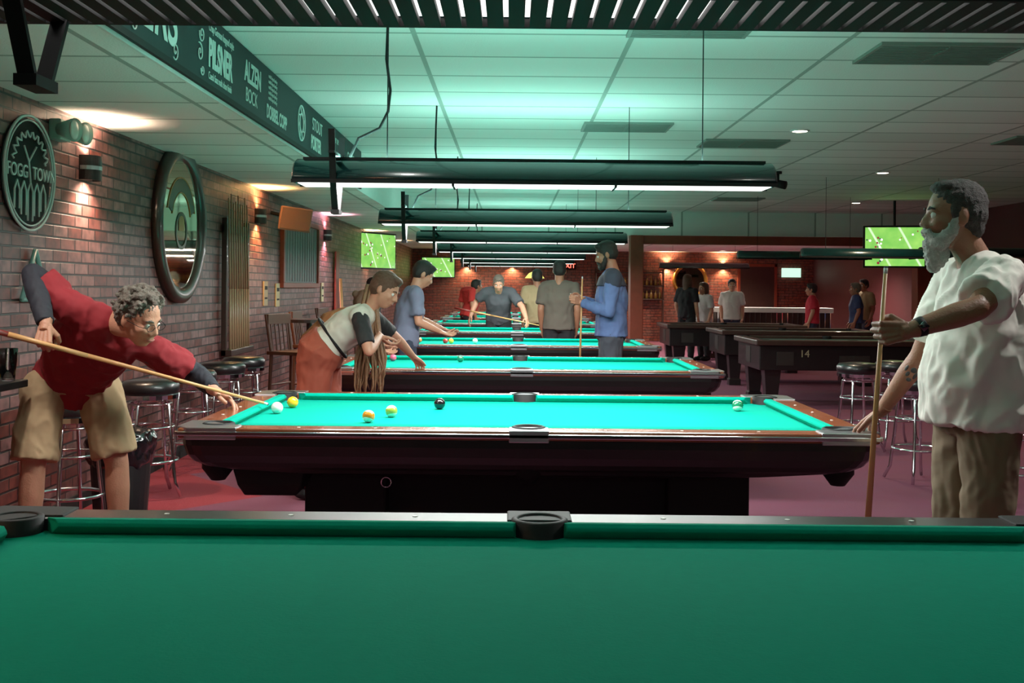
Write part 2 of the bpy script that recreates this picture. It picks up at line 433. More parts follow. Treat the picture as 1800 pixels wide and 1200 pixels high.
def hand(bm,w,d,l,side,curl,s=1.0,thumb='rest',sp=.04):
    d=V(d).normalized(); l=V(l); l=(l-d*l.dot(d)).normalized()
    n=d.cross(l) if side=='L' else l.cross(d)
    PH=[(.043,.026,.021),(.047,.029,.022),(.043,.027,.021),(.033,.021,.019)]
    of=[.031,.010,-.011,-.030]; md=[.088,.092,.087,.078]
    ell(bm,w+d*.045*s+n*.004,(.038*s,.048*s,.015*s),(l,d,n))
    cone(bm,w-d*.03*s,.027*s,w+d*.03*s,.024*s)
    for i in range(4):
        mcp=w+d*md[i]*s+l*of[i]*s
        limb(bm,[w+l*of[i]*.55*s+d*.01,mcp],[.0145*s,.0115*s],8)
        a=0;p=mcp;r=.0098*s
        fd=(d+l*(of[i]*sp/.03)).normalized()
        for k in range(3):
            a+=curl[k] if isinstance(curl[0],(int,float)) else curl[i][k]
            q=p+(fd*math.cos(a)+n*math.sin(a))*PH[i][k]*s
            limb(bm,[p,q],[r,r*.9],8); p=q; r*=.9
    p=w+d*.022*s+l*.024*s+n*.006
    if thumb=='grip': D=[(d*.55+l*.55+n*.5,.040),(d*.45-l*.05+n*.9,.032),(d*.1-l*.5+n*.7,.026)]
    else: D=[(d*.62+l*.72+n*.25,.042),(d*.85+l*.35+n*.25,.032),(d*.95+l*.1+n*.2,.026)]
    r=.0145*s
    for v,L_ in D:
        q=p+v.normalized()*L_*s; limb(bm,[p,q],[r,r*.86],8); p=q; r*=.86
def head(bm,c,f,u,s=1.0,jaw=1.0):
    r=f.cross(u); A=(r,f,u)
    E=lambda x,y,z,a,b,d_:ell(bm,c+(r*x+f*y+u*z)*s,(a*s,b*s,d_*s),A,16)
    E(0,-.008,.027,.076,.097,.092)
    E(0,.020,-.030,.064*jaw,.072,.078)
    E(0,.040,-.085,.036*jaw,.043,.032)
    E(0,.072,.022,.056,.022,.014)
    for x in(-1,1):
        E(x*.036,.062,-.022,.026,.026,.024)
        E(x*.076,-.008,-.008,.011,.020,.033)
        E(x*.017,.098,-.034,.010,.012,.010)
    cone(bm,c+(f*.082+u*.018)*s,.009*s,c+(f*.108-u*.026)*s,.0125*s,10); E(0,.108,-.028,.0125,.0125,.011)
    E(0,.086,-.060,.026,.014,.008); E(0,.084,-.071,.023,.014,.008)
def eyes(e,org,c,f,u,s,irism,browm,lipm):
    r=f.cross(u); bm=B(); bi=B(); bb=B(); bl=B()
    for x in(-1,1):
        p=c+(r*x*.031+f*.076+u*.001)*s; ell(bm,p-org,.0125*s)
        ell(bi,p+f*.0085*s-org,(.0058*s,.005*s,.0058*s),(r,f,u))
        tube(bb,[c+(r*x*.016+f*.094+u*.022)*s-org,c+(r*x*.032+f*.091+u*.029)*s-org,c+(r*x*.050+f*.078+u*.022)*s-org],[.003*s,.0048*s,.0025*s],6)
    tube(bl,[c+(-r*.022+f*.093-u*.065)*s-org,c+(f*.1005-u*.0655)*s-org,c+(r*.022+f*.093-u*.065)*s-org],[.0025*s,.0042*s,.0025*s],6)
    mk('eyes',bm,mat('eye_white',C(225,222,215),.25),e,True); mk('irises',bi,irism,e,True); mk('eyebrows',bb,browm,e,True); mk('lips',bl,lipm,e,True)
def hair(e,org,c,f,u,s,style,m,vx=.006):
    r=f.cross(u); A=(r,f,u); bm=B()
    E=lambda x,y,z,a,b,d_:ell(bm,c+(r*x+f*y+u*z)*s,(a*s,b*s,d_*s),A,16)
    amp=.003
    if style in('short','long','tie','crop'):
        t=.005 if style=='crop' else .009
        E(0,-.018,.045,.076+t,.092+t,.080+t)
        E(0,-.040,.010,.074+t,.068+t,.075+t)
        for x in(-1,1): E(x*.068,.012,.012,.014,.020,.034)
        if style!='crop': E(0,.045,.095,.055,.045,.028)
        else:
            E(0,.02,.10,.06,.06,.026); E(0,-.06,-.04,.058,.04,.05)
    if style=='curly':
        rnd=random.Random(3)
        E(0,-.02,.045,.084,.098,.088); E(0,-.045,.01,.084,.07,.08)
        for k in range(190):
            th=rnd.uniform(0,2*math.pi); ph=rnd.uniform(-.35,1.5)
            x,y,z=math.cos(th)*math.cos(ph),math.sin(th)*math.cos(ph),math.sin(ph)
            if y>.45 and z<.62: continue
            q=rnd.uniform(.95,1.12)
            E(x*.092*q,y*.104*q-.012,z*.094*q+.035,rnd.uniform(.008,.017),rnd.uniform(.008,.017),rnd.uniform(.008,.017))
        amp=.007
    if style=='long':
        E(0,-.07,-.05,.075,.045,.11); E(0,-.075,-.14,.07,.035,.09)
        for x in(-1,1): E(x*.075,-.01,-.05,.02,.045,.10)
    if style=='tie': E(0,-.12,.04,.03,.035,.035)
    part('hair',bm,m,e,org,vx,1,amp,90)
def beard(e,org,c,f,u,s,m,ln=1.0,vx=.006):
    r=f.cross(u); A=(r,f,u); bm=B()
    Q=lambda x,y,z:c+(r*x+f*y+u*z)*s
    E=lambda x,y,z,a,b,d_:ell(bm,Q(x,y,z),(a*s,b*s,d_*s),A,16)
    for x in(-1,1):
        limb(bm,[Q(x*.066,.012,-.015),Q(x*.060,.030,-.060),Q(x*.040,.058,-.092),Q(0,.076,-.100)],[.014*s,.024*s,.030*s,.034*s],10)
        limb(bm,[Q(0,.102,-.051),Q(x*.022,.095,-.056),Q(x*.036,.080,-.072)],[.010*s,.012*s,.012*s],8)
    if ln>1.05:
        E(0,.062,-.130,.044,.042,.055); E(0,.072,-.165,.028,.026,.035)
    part('beard',bm,m,e,org,vx,2,.006,80)
def person(name,J,c):
    J={k:(V(v) if not isinstance(v,Vector) else v) for k,v in J.items()}
    org=V((J['pel'].x,J['pel'].y,0)); e=new_empty(name,org)
    vx=c.get('vx',.011); g=c.get('g',1.0); hs=c.get('hs',1.0); W=c.get('w',1.0)
    f=J['f'].normalized(); u=J.get('u',V((0,0,1))); u=(u-f*u.dot(f)).normalized()
    skin=c['skin']
    lH=(J['hR']-J['hL']).normalized(); lS=(J['sR']-J['sL']).normalized(); lM=(lH+lS).normalized()
    pel,ch,nk=J['pel'],J['ch'],J['nk']; sm=(J['sL']+J['sR'])/2
    dn=(pel-ch).normalized(); waist=pel.lerp(ch,.45)
    bm=B()
    loft(bm,[pel+dn*.09,pel,waist,ch,sm-(nk-ch).normalized()*.02,nk],[(.12*g,.09*g),(.16*g*W,.11*g),(.135*g,.095*g),(.155*g,.11*g),(.15*g,.08*g),(.06,.058)],[lH,lH,lM,lS,lS,lS])
    hd=J['head']
    limb(bm,[nk-(hd-nk).normalized()*.03,hd-u*.055*hs-f*.015],[.060*g**.5,.052*g**.5])
    head(bm,hd,f,u,hs,c.get('jaw',1))
    for s in'LR':
        S,E_,Wr=J['s'+s],J['e'+s],J['w'+s]
        limb(bm,[sm.lerp(S,.4),S],[.065*g,.055*g])
        limb(bm,[S,S.lerp(E_,.45),E_,E_.lerp(Wr,.3),Wr],[.052*g,.048*g,.038*g,.040*g,.026*g])
        H_,K,A_=J['h'+s],J['k'+s],J['a'+s]
        limb(bm,[H_,H_.lerp(K,.4),K,K.lerp(A_,.3),A_],[.085*g,.076*g,.053*g,.055*g,.036*g])
        fd=V(J.get('f'+s,J.get('ft',V((0,1,0))))); fd.z=0; fd.normalize()
        lat=fd.cross(V((0,0,1)))
        ell(bm,V((A_.x,A_.y,.045))+fd*.05,(.040,.11,.035),(lat,fd,V((0,0,1))))
    part('body',bm,skin,e,org,min(vx,.009),3)
    bm=B()
    for s in'LR':
        hdn=c.get('hand'+s)
        Wr,E_=J['w'+s],J['e'+s]
        if not hdn:
            d=(Wr-E_).normalized(); l=c.get('thumbdir',f); hdn=dict(d=d,l=l,curl=(.35,.4,.3))
        hand(bm,Wr,hdn['d'],hdn['l'],s,hdn.get('curl',(.35,.4,.3)),c.get('hands',1.0),hdn.get('thumb','rest'),hdn.get('sp',.03))
    part('hands',bm,skin,e,org,c.get('hvx',.0038),2)
    eyes(e,org,hd,f,u,hs,mat('iris_dark',C(40,26,18),.2),c.get('brow',c['hairm']),mat('lips',C(150,80,70),.5))
    if c.get('hair'): hair(e,org,hd,f,u,hs,c['hair'],c['hairm'],c.get('hairvx',.007))
    if c.get('beard'): beard(e,org,hd,f,u,hs,c['beardm'],c['beard'],c.get('hairvx',.007))
    # under sleeves
    if c.get('under'):
        bm=B()
        for s in'LR':
            S,E_,Wr=J['s'+s],J['e'+s],J['w'+s]
            if c.get('undert',.97)<0:
                limb(bm,[S,S.lerp(E_,.45),S.lerp(E_,.82)],[.062*g,.060*g,.056*g],ends=(True,False)); continue
            we=E_.lerp(Wr,.97)
            limb(bm,[S,S.lerp(E_,.45),E_,E_.lerp(Wr,.3),we],[.060*g,.057*g,.047*g,.048*g,.035*g],ends=(True,False))
        part('sleeves',bm,c['under'],e,org,vx*.8,3,.003,22,fold=True)
    # shirt
    bm=B(); hem=c.get('hem',.06)
    T=c.get('T') or [(.185*g*W,.135*g),(.165*g,.125*g),(.185*g,.135*g),(.165*g,.095*g),(.075,.07)]
    loft(bm,[pel+dn*hem,waist,ch,sm,nk-(hd-nk).normalized()*.012],T,[lH,lM,lS,lS,lS])
    sl=c.get('sleeve','short')
    for s in'LR':
        S,E_,Wr=J['s'+s],J['e'+s],J['w'+s]
        limb(bm,[sm.lerp(S,.3),S],[.085*g,.068*g])
        if sl=='short': limb(bm,[S,S.lerp(E_,c.get('slen',.78))],[.068*g,.072*g*c.get('sflare',1)],ends=(True,False))
        elif sl=='long': limb(bm,[S,S.lerp(E_,.5),E_,E_.lerp(Wr,.4),E_.lerp(Wr,.95)],[.066*g,.061*g,.052*g,.048*g,.036*g],ends=(True,False))
        elif sl=='vest': pass
    part('shirt',bm,c['shirt'],e,org,vx,2,c.get('fa',.010),8,fold=True)
    # trousers
    bm=B(); PT=c.get('pw',1.0)*g
    loft(bm,[J['hL'].lerp(J['hR'],.5)-V((0,0,.05)),pel,pel-dn*.07],[(.15*PT*W,.115*PT),(.168*PT*W,.125*PT),(.155*PT,.115*PT)],[lH,lH,lH])
    for s in'LR':
        H_,K,A_=J['h'+s],J['k'+s],J['a'+s]
        if c.get('pants')=='shorts':
            limb(bm,[H_,H_.lerp(K,.45),H_.lerp(K,.90)],[.098*PT,.102*PT,.100*PT],ends=(True,False))
        else:
            limb(bm,[H_,H_.lerp(K,.4),K,K.lerp(A_,.4),K.lerp(A_,.97)],[.100*PT,.094*PT,.075*PT,.070*PT,.060*PT],ends=(True,False))
    part('trousers',bm,c['pantm'],e,org,vx,2,.010,8,fold=True)
    bm=B()
    for s in'LR':
        A_=J['a'+s]; fd=V(J.get('f'+s,J.get('ft',V((0,1,0))))); fd.z=0; fd.normalize(); lat=fd.cross(V((0,0,1)))
        ell(bm,V((A_.x,A_.y,.045))+fd*.055,(.052,.135,.048),(lat,fd,V((0,0,1)))); cone(bm,V((A_.x,A_.y,.04)),.052,A_+V((0,0,.02)),.048)
    part('shoes',bm,c.get('shoem',blackm),e,org,.01,2,zmin=.0)
    return e,org
def stand(x,y,yaw,h=1.75,**ov):
    k=h/1.75
    J=dict(pel=(0,0,.95),ch=(0,0,1.26),nk=(0,-.01,1.475),head=(0,.025,1.632),sL=(-.185,0,1.42),sR=(.185,0,1.42),eL=(-.23,-.03,1.14),eR=(.23,-.03,1.14),
      wL=(-.22,.06,.90),wR=(.22,.06,.90),hL=(-.09,0,.92),hR=(.09,0,.92),kL=(-.10,.02,.50),kR=(.10,.02,.50),aL=(-.11,-.02,.085),aR=(.11,-.02,.085))
    F=dict(f=ov.pop('f',(0,1,0)),u=ov.pop('u',(0,0,1)))
    J.update(ov); R=Matrix.Rotation(yaw,3,'Z'); o=V((x,y,0))
    out={a:o+R@(V(b)*k) for a,b in J.items()}
    for a in('aL','aR'):
        if a not in ov: out[a].z=.085
    for a in F: out[a]=R@V(F[a])
    out['ft']=R@V((0,1,0)); return out
sk=dict(var=.14,scale=18,bump=.35,bscale=120,bd=.004)
skA=mat('skin_light',C(194,134,106),.5,**sk); skB=mat('skin_tan',C(164,106,80),.5,**sk); skC=mat('skin_brown',C(138,90,66),.5,**sk)
hgrey=mat('hair_grey',C(100,90,80),.7,var=.55,scale=70,bump=.7); hdark=mat('hair_dark',C(22,17,15),.6,var=.3,scale=50,bump=.5)
hsalt=mat('hair_salt',C(48,44,42),.7,var=.6,scale=80,bump=.7); bwhite=mat('beard_white',C(172,172,166),.8,var=.35,scale=90,bump=.8)
hbrown=mat('hair_brown',C(84,54,36),.6,var=.3,scale=60,bump=.5)
fb=dict(bump=.5,bscale=9,bd=.03)
tee=mat('white_tee',C(224,221,212),.9,var=.03,scale=6,**fb); khaki=mat('olive_trousers',C(108,92,70),.9,var=.08,scale=8,**fb)
redtee=mat('red_tee',C(134,14,26),.85,var=.1,scale=8,**fb); shortsm=mat('khaki_shorts',C(170,140,104),.9,var=.06,scale=8,**fb)
# --- right man
Jr=dict(pel=(1.70,3.98,.95),ch=(1.715,3.98,1.25),nk=(1.685,3.975,1.505),head=(1.605,3.97,1.665),sL=(1.70,3.775,1.44),sR=(1.70,4.18,1.44),
 eL=(1.535,3.60,1.335),wL=(1.305,3.58,1.262),eR=(1.62,4.33,1.13),wR=(1.515,4.455,.905),hL=(1.70,3.88,.93),hR=(1.70,4.09,.93),
 kL=(1.69,3.87,.5),kR=(1.67,4.10,.5),aL=(1.72,3.87,.085),aR=(1.70,4.10,.085),f=(-1,.10,-.02),ft=(-1,0,0))
e,org=person('man_with_beard',Jr,dict(skin=skC,hair='crop',hairm=hsalt,beard=1.25,beardm=bwhite,shirt=tee,pantm=khaki,g=1.08,vx=.009,hvx=.003,hairvx=.005,hem=.045,hs=1.04,
  T=[(.205,.185),(.215,.196),(.212,.158),(.172,.112),(.078,.078)],fa=.016,pw=.98,slen=.74,sflare=1.12,
  handL=dict(d=(-1,.0,-.12),l=(0.05,0,1),curl=(1.25,1.35,.8),thumb='grip',sp=0),handR=dict(d=(-.45,.62,-.6),l=(-.8,-.6,0),curl=(.15,.35,.35),sp=.25)))
def part_cyl(name,m,parent,org,segs,n=14):
    bm=B()
    for p0,r0,p1,r1 in segs: cone(bm,V(p0)-org,r0,V(p1)-org,r1,n)
    return mk(name,bm,m,parent,True)
w1=V(Jr['wL']).lerp(V(Jr['eL']),.10); w2=V(Jr['wL']).lerp(V(Jr['eL']),.20)
part_cyl('watch_strap',blackm,e,org,[(w1,.0315,w2,.034)])
part_cyl('watch_face',mat('watch_glass',C(12,14,20),.1,coat=1),e,org,[((w1+w2)/2+V((0,-.028,.004)),.019,(w1+w2)/2+V((0,-.041,.004)),.017)],4)
# forearm tattoo (ink patches lying on the skin)
bm=B(); a0,a1=V(Jr['eR']),V(Jr['wR']); ax=(a1-a0).normalized(); s1=V((0,-1,0)); s1=(s1-ax*s1.dot(ax)).normalized(); s2=ax.cross(s1)
for t,an,w_,h_ in((.12,-.5,.010,.016),(.17,.1,.013,.012),(.24,-.35,.009,.018),(.26,.4,.008,.012),(.33,0,.011,.009),(.2,.8,.007,.014)):
    n_=s1*math.cos(an)+s2*math.sin(an); tt=ax.cross(n_); ell(bm,a0.lerp(a1,t)+n_*.0405-org,(w_,.003,h_),(tt,n_,ax),10)
mk('tattoo',bm,mat('tattoo_ink',C(50,52,50),.6),e,True)
def cue(name,tip,butt,split=.62):
    tip=V(tip);butt=V(butt); o=new_empty(name,butt); t=tip-butt
    part_cyl('butt',cuedark,o,butt,[(butt,.0145,butt+t*(1-split)*.5,.0125)]); part_cyl('forearm',cuewood,o,butt,[(butt+t*(1-split)*.5,.0126,butt+t*.42,.0105),(butt+t*.42,.0105,butt+t*.985,.0065)])
    part_cyl('ferrule',white,o,butt,[(butt+t*.985,.0066,butt+t*.997,.0066)]); part_cyl('leather_tip',mat('tip_blue',C(60,90,120),.8),o,butt,[(butt+t*.997,.0064,tip,.006)]); return o
cue('pool_cue',(1.236,3.612,1.47),(1.150,3.625,.005))
# --- left player
Jl=dict(pel=(-2.17,5.42,.91),ch=(-2.04,5.27,1.09),nk=(-1.86,5.12,1.215),head=(-1.705,5.0,1.235),sR=(-2.04,5.05,1.275),sL=(-1.72,5.23,1.07),
 eR=(-2.215,5.05,1.43),wR=(-2.075,4.865,1.205),eL=(-1.55,5.36,.955),wL=(-1.42,5.22,.885),hR=(-2.28,5.33,.87),hL=(-2.06,5.46,.87),
 kR=(-2.29,5.24,.50),kL=(-1.96,5.44,.50),aR=(-2.33,5.28,.085),aL=(-1.95,5.46,.085),f=(.84,-.34,-.40),u=(.32,-.22,.9),ft=(1,-.3,0))
e,org=person('player_in_red_shirt',Jl,dict(skin=skA,hair='curly',hairm=hgrey,shirt=redtee,under=mat('undersleeve_navy',C(20,22,34),.8),pantm=shortsm,pants='shorts',g=1.08,vx=.009,hvx=.003,hairvx=.0045,hem=.06,hs=1.05,fa=.014,
  handR=dict(d=(.05,-.45,-.88),l=(.95,-.2,-.3),curl=(1.25,1.35,.8),thumb='grip',sp=0),handL=dict(d=(.86,-.12,-.42),l=(0,-.9,.3),curl=(.35,.35,.25),sp=.3)))
tip=V((-1.165,5.245,.818)); grip=V((-2.068,4.79,1.127)); dd=(grip-tip).normalized()
cue('pool_cue',tip,tip+dd*1.47)
f=V(Jl['f']).normalized();u=V(Jl['u']);u=(u-f*u.dot(f)).normalized(); r=f.cross(u); hd=V(Jl['head'])
bm=B()
for x in(-1,1):
    c=hd+r*x*.034+f*.107+u*.0-org; tube(bm,[c+(r*math.cos(a)*.024+u*math.sin(a)*.017) for a in [k*math.pi/8 for k in range(16)]],.0015,6,True)
    tube(bm,[c+r*x*.024,c+r*x*.047-f*.03,c+r*x*.052-f*.10],.0015,6)
tube(bm,[hd-r*.010+f*.108-org,hd+r*.010+f*.108-org],.0015,6)
mk('glasses',bm,blackm,e,True)
# --- leaning woman
Jw=dict(pel=(-1.25,7.20,.97),ch=(-1.07,7.20,1.12),nk=(-.93,7.18,1.25),head=(-.83,7.13,1.365),sR=(-.98,7.03,1.20),sL=(-.96,7.36,1.20),
 eR=(-.90,6.90,.98),wR=(-.855,7.10,1.065),eL=(-.80,7.52,1.04),wL=(-.70,7.72,.90),hR=(-1.27,7.09,.92),hL=(-1.27,7.31,.92),
 kR=(-1.30,7.08,.5),kL=(-1.22,7.32,.5),aR=(-1.33,7.08,.085),aL=(-1.25,7.33,.085),f=(.85,-.25,-.45),u=(.45,0,.89),ft=(1,0,0))
hlong=mat('hair_long_light',C(130,92,62),.55,var=.4,scale=40,bump=.4)
e,org=person('woman_leaning',Jw,dict(skin=skA,hair='short',hairm=hbrown,shirt=mat('white_vest',C(206,200,184),.9,var=.04,**fb),under=mat('black_sleeve',C(20,20,22),.8),undert=-.1,sleeve='vest',pantm=mat('rust_trousers',C(150,64,44),.85,var=.06,**fb),
  g=.94,w=1.25,pw=1.30,vx=.011,hem=.0,hs=.95,hands=.9,
  handR=dict(d=(.35,.1,-.3),l=(.3,-.9,.2),curl=(.6,.7,.5)),handL=dict(d=(.4,.7,-.5),l=(.8,-.3,0),curl=(.3,.3,.2))))
bm=B(); rnd=random.Random(8)
for k in range(60):
    x0=-.93+rnd.uniform(-.05,.04); y0=7.15+rnd.uniform(-.02,.09); x1=-.945+rnd.uniform(-.09,.10); y1=7.18+rnd.uniform(-.05,.08)
    z1=rnd.uniform(.64,.80)
    pts=[V((x0+.03,y0,1.40)),V((x0,y0,1.28)),V((x0*.5+x1*.5,y0*.5+y1*.5,1.08)),V((x1+rnd.uniform(-.02,.02),y1,.92)),V((x1+rnd.uniform(-.02,.02),y1,z1+.08)),V((x1+rnd.uniform(-.02,.02),y1,z1))]
    tube(bm,[p-org for p in pts],[.011,.012,.011,.010,.006,.002],6)
mk('long_hair',bm,hlong,e,True)
bm=B(); tube(bm,[V((-1.18,7.2,1.045))-org+V((.02*math.cos(a)*-1,.155*math.cos(a),.125*math.sin(a)))+V((-.09*math.sin(a),0,0)) for a in [k*math.pi/12 for k in range(24)]],.010,6,True)
mk('belt',bm,blackm,e,True)
# --- man in blue
Jb=stand(.93,10.2,math.radians(88),1.83,wL=(-.06,.27,1.20),eL=(-.24,.04,1.12),wR=(.07,.26,1.23),eR=(.25,.05,1.14),f=(.05,.95,-.3),head=(0,.05,1.63))
bluem=mat('blue_shirt',C(72,92,140),.85,var=.06,**fb)
e,org=person('man_in_blue_shirt',Jb,dict(skin=skB,hair='short',hairm=hdark,beard=1.0,beardm=hdark,shirt=bluem,sleeve='long',pantm=mat('grey_jeans',C(52,54,64),.9),g=1.12,hem=.05,hvx=.005,
  handL=dict(d=(-.6,-.45,.25),l=(0,0,1),curl=(1.0,1.2,.8),thumb='grip'),handR=dict(d=(-.6,.45,.1),l=(0,0,1),curl=(1.0,1.2,.8),thumb='grip')))
# darker shoulder yoke of the same shirt
Jv={k:V(v) for k,v in Jb.items()}
bm=B(); sm_=(Jv['sL']+Jv['sR'])/2; lS_=(Jv['sR']-Jv['sL']).normalized()
loft(bm,[Jv['ch'].lerp(sm_,.55),sm_,Jv['nk']-V((0,0,.008))],[(.196*1.12,.130*1.12),(.178*1.12,.105*1.12),(.080,.075)],[lS_]*3)
for s in'LR': limb(bm,[sm_.lerp(Jv['s'+s],.3),Jv['s'+s],Jv['s'+s].lerp(Jv['e'+s],.15)],[.098,.083,.079])
part('shirt_yoke',bm,mat('charcoal_yoke',C(40,44,60),.9),e,org,.012,3,.003,9)
cue('pool_cue',(.655,10.18,1.50),(.625,10.16,.01))
# --- others
def P(name,J,shirt,pant,skin=skB,hairm=hdark,hs='short',**k):
    d=dict(skin=skin,hair=hs,hairm=hairm,shirt=shirt,pantm=pant,vx=.016,hvx=.006,hairvx=.01); d.update(k); return person(name,J,d)
M_=lambda n,*c:mat('cloth_'+n,C(*c),.9,var=.06)
jean=M_('jean',42,48,66); dk=M_('dark',26,24,28)
P('man_in_grey_tee',stand(-1.0,10.2,math.radians(-75),1.66,ch=(0,.05,1.24),nk=(0,.11,1.44),head=(0,.18,1.585),sL=(-.18,.08,1.39),sR=(.18,.08,1.39),eL=(-.2,.2,1.13),eR=(.22,.1,1.12),wL=(-.1,.38,1.05),wR=(.12,.32,1.03),f=(0,.85,-.5)),M_('bluegrey',104,108,132),jean,skA)
P('woman_in_brown_top',stand(-1.75,9.75,math.radians(-78),1.62,ch=(0,.17,1.12),nk=(0,.36,1.24),head=(0,.47,1.32),sL=(-.16,.30,1.20),sR=(.16,.30,1.20),eL=(-.18,.42,.98),wL=(-.1,.62,.92),eR=(.18,.42,.98),wR=(.1,.60,.90),f=(0,.85,-.5)),M_('rustbrown',150,86,44),dk,skA,hbrown,'tie',sleeve='long')
P('man_from_behind',stand(.585,13.5,math.radians(-5),1.72),M_('taupe',92,80,72),dk,g=1.1)
P('man_in_beige_tee',stand(.385,16.75,math.radians(10),1.66),M_('beige',160,136,100),dk,g=1.05)
P('player_in_charcoal_tee',stand(-.2,16.55,math.radians(180),1.72,ch=(0,.14,1.22),nk=(0,.27,1.38),head=(0,.37,1.47),sL=(-.19,.2,1.34),sR=(.19,.2,1.34),eL=(-.36,.40,1.12),wL=(-.42,.62,.95),eR=(.34,.1,1.2),wR=(.42,.16,.98),f=(0,.9,-.4)),M_('charcoal',62,64,70),dk,skA,hgrey,g=1.1)
cue('pool_cue',(.42,15.80,.84),(-.85,16.25,1.08))
P('man_in_red_top',stand(-.82,20.4,math.radians(-60),1.62,ch=(0,.1,1.2),head=(0,.2,1.52),nk=(0,.14,1.40)),M_('red',180,34,30),dk)
P('woman_in_black',stand(3.35,20.9,math.radians(-40),1.66),dk,dk,skA,hbrown,'long')
P('spectator_in_white',stand(4.35,21.6,math.radians(170),1.58),M_('white',210,205,200),jean,skA)
P('woman_in_white',stand(3.75,21.3,math.radians(120),1.50),M_('white',210,205,200),dk,skA,hbrown,'long')
P('spectator_in_red',stand(5.75,20.9,math.radians(70),1.50),M_('pinkred',200,44,62),jean,skA)
P('spectator_in_blue',stand(6.65,21.1,math.radians(80),1.52),M_('navyblue',54,70,110),jean,skB,hgrey)
P('spectator_in_beige',stand(7.0,21.7,math.radians(120),1.60),M_('beige',170,150,118),jean,skB)
P('man_by_wall',stand(-2.2,17.2,math.radians(-100),1.5),dk,dk,skA)
# ------------------------------------------------------------------ stools
SM=[]
def stool(x,y,rot=0):
    e=new_empty('bar_stool',(x,y,0),rot)
    if not SM:
        bm=B(); lathe(bm,[(.001,.66),(.16,.66),(.175,.672),(.185,.70),(.183,.735),(.165,.757),(.10,.765),(.001,.767)],28); SM.append(('seat',mk('seat',bm,seatm,e,True)))
        bm=B(); lathe(bm,[(.15,.645),(.178,.645),(.180,.672),(.15,.672)],28); SM.append(('seat_band',mk('seat_band',bm,chrome,e,False)))
        bm=B()
        for k in range(4):
            a=math.pi/4+k*math.pi/2; c,s=math.cos(a),math.sin(a)
            tube(bm,[(c*.10,s*.10,.65),(c*.135,s*.135,.60),(c*.16,s*.16,.35),(c*.19,s*.19,.10),(c*.235,s*.235,.012)],.012,8)
        tube(bm,circ((0,0,.24),.176,28),.010,8,True); tube(bm,circ((0,0,.46),.152,28),.008,8,True); tube(bm,circ((0,0,.61),.132,28),.008,8,True)
        SM.append(('legs',mk('legs',bm,chrome,e,True)))
    else:
        for n,o in SM: link(bpy.data.objects.new(n,o.data),e)
for x,y in((-2.40,5.95),(-2.36,7.15),(-2.36,8.05),(-2.34,8.85),(-2.34,9.55),(3.02,9.5),(2.98,8.0),(3.25,7.0),(3.45,9.8)): stool(x,y,random.random())
# ------------------------------------------------------------------ left wall objects
WX=XL
def sconce(y,x=WX,z=2.1,power=9,col=(1,.62,.32)):
    e=new_empty('wall_sconce',(x,y,z)); s=1
    bm=B(); n=16; R=[]
    for zz in(-.075,.075):
        r=[]
        for k in range(n+1):
            a=-math.pi/2+math.pi*k/n; r.append(V((.02+.085*math.cos(a)*s,.085*math.sin(a),zz)))
        for k in range(n,-1,-1):
            a=-math.pi/2+math.pi*k/n; r.append(V((.02+.079*math.cos(a)*s,.079*math.sin(a),zz)))
        R.append(r)
    rings(bm,R); box(bm,0,.02,-.085,.085,-.075,.075); mk('shade',bm,black,e)
    bm=B(); lathe(bm,[(.03,-.012),(.087,-.012),(.087,.012),(.03,.012)],20,(.02,0,0)); mk('band',bm,silver,e)
    bm=B(); ell(bm,(.055,0,.035),.017); ell(bm,(.055,0,-.035),.017); mk('bulb',bm,glow,e,True)
    for dz in(.065,-.065):
        l=bpy.data.lights.new('sconce_bulb','SPOT'); l.energy=power; l.color=col; l.shadow_soft_size=.03; l.spot_size=2.4; l.spot_blend=.8
        o=bpy.data.objects.new('sconce_bulb',l); o.location=(.075,0,dz); 
        if dz>0: o.rotation_euler=(math.pi,0,0)
        link(o,e)
    return e
for y,c in((6.75,(1,.68,.46)),(11.3,(1,.5,.16)),(15.4,(1,.45,.6)),(19.8,(1,.6,.3)),(24,(1,.6,.3)),(2.2,(1,.62,.35))): sconce(y,col=c,power=60)
# emergency light
e=new_empty('emergency_light',(WX+.1,6.3,2.27)); bm=B(); box(bm,-.10,-.03,-.08,.08,-.06,.06); mk('housing',bm,mat('pale_green_plastic',C(150,185,170),.4),e,bevel=.01)
bm=B()
for dy in(-.07,.09):
    cone(bm,V((-.04,dy,0)),.035,V((.06,dy-.03,-.01)),.068,20)
mk('lamp_heads',bm,mat('pale_green_plastic',C(150,185,170),.4),e,True)
bm=B()
for dy in(-.07,.09): ell(bm,V((.058,dy-.03,-.01)),(.018,.058,.058))
mk('lenses',bm,mat('lens_pale',C(215,225,210),.15,coat=1),e,True)
# round sign (unlit) with stand-in mark
e=new_empty('round_neon_sign',(WX+.03,5.93,1.985)); neon=mat('neon_tube_unlit',C(200,212,206),.3,var=.05)
bm=B(); tube(bm,circ((0,0,0),.31,48,'yz'),.008,6,True); tube(bm,circ((0,0,0),.285,48,'yz'),.005,6,True)
for k in range(5):
    y=-.16+k*.08; tube(bm,[(0,y-.03,-.26+abs(k-2)*.03),(0,y-.03,-.10),(0,y,-.05),(0,y+.03,-.10),(0,y+.03,-.26+abs(k-2)*.03)],.006,6)
cl=[]; 
for k in range(40):
    a=math.pi*k/39; rr=.2+.025*math.sin(k*1.6); cl.append((0,-rr*math.cos(a),.06+rr*.75*math.sin(a)))
tube(bm,cl,.006,6); tube(bm,[(0,0,-.05),(0,-.02,.06),(0,-.08,.14)],.006,6); tube(bm,[(0,-.02,.06),(0,.07,.15)],.006,6)
mk('tubes',bm,neon,e,True)
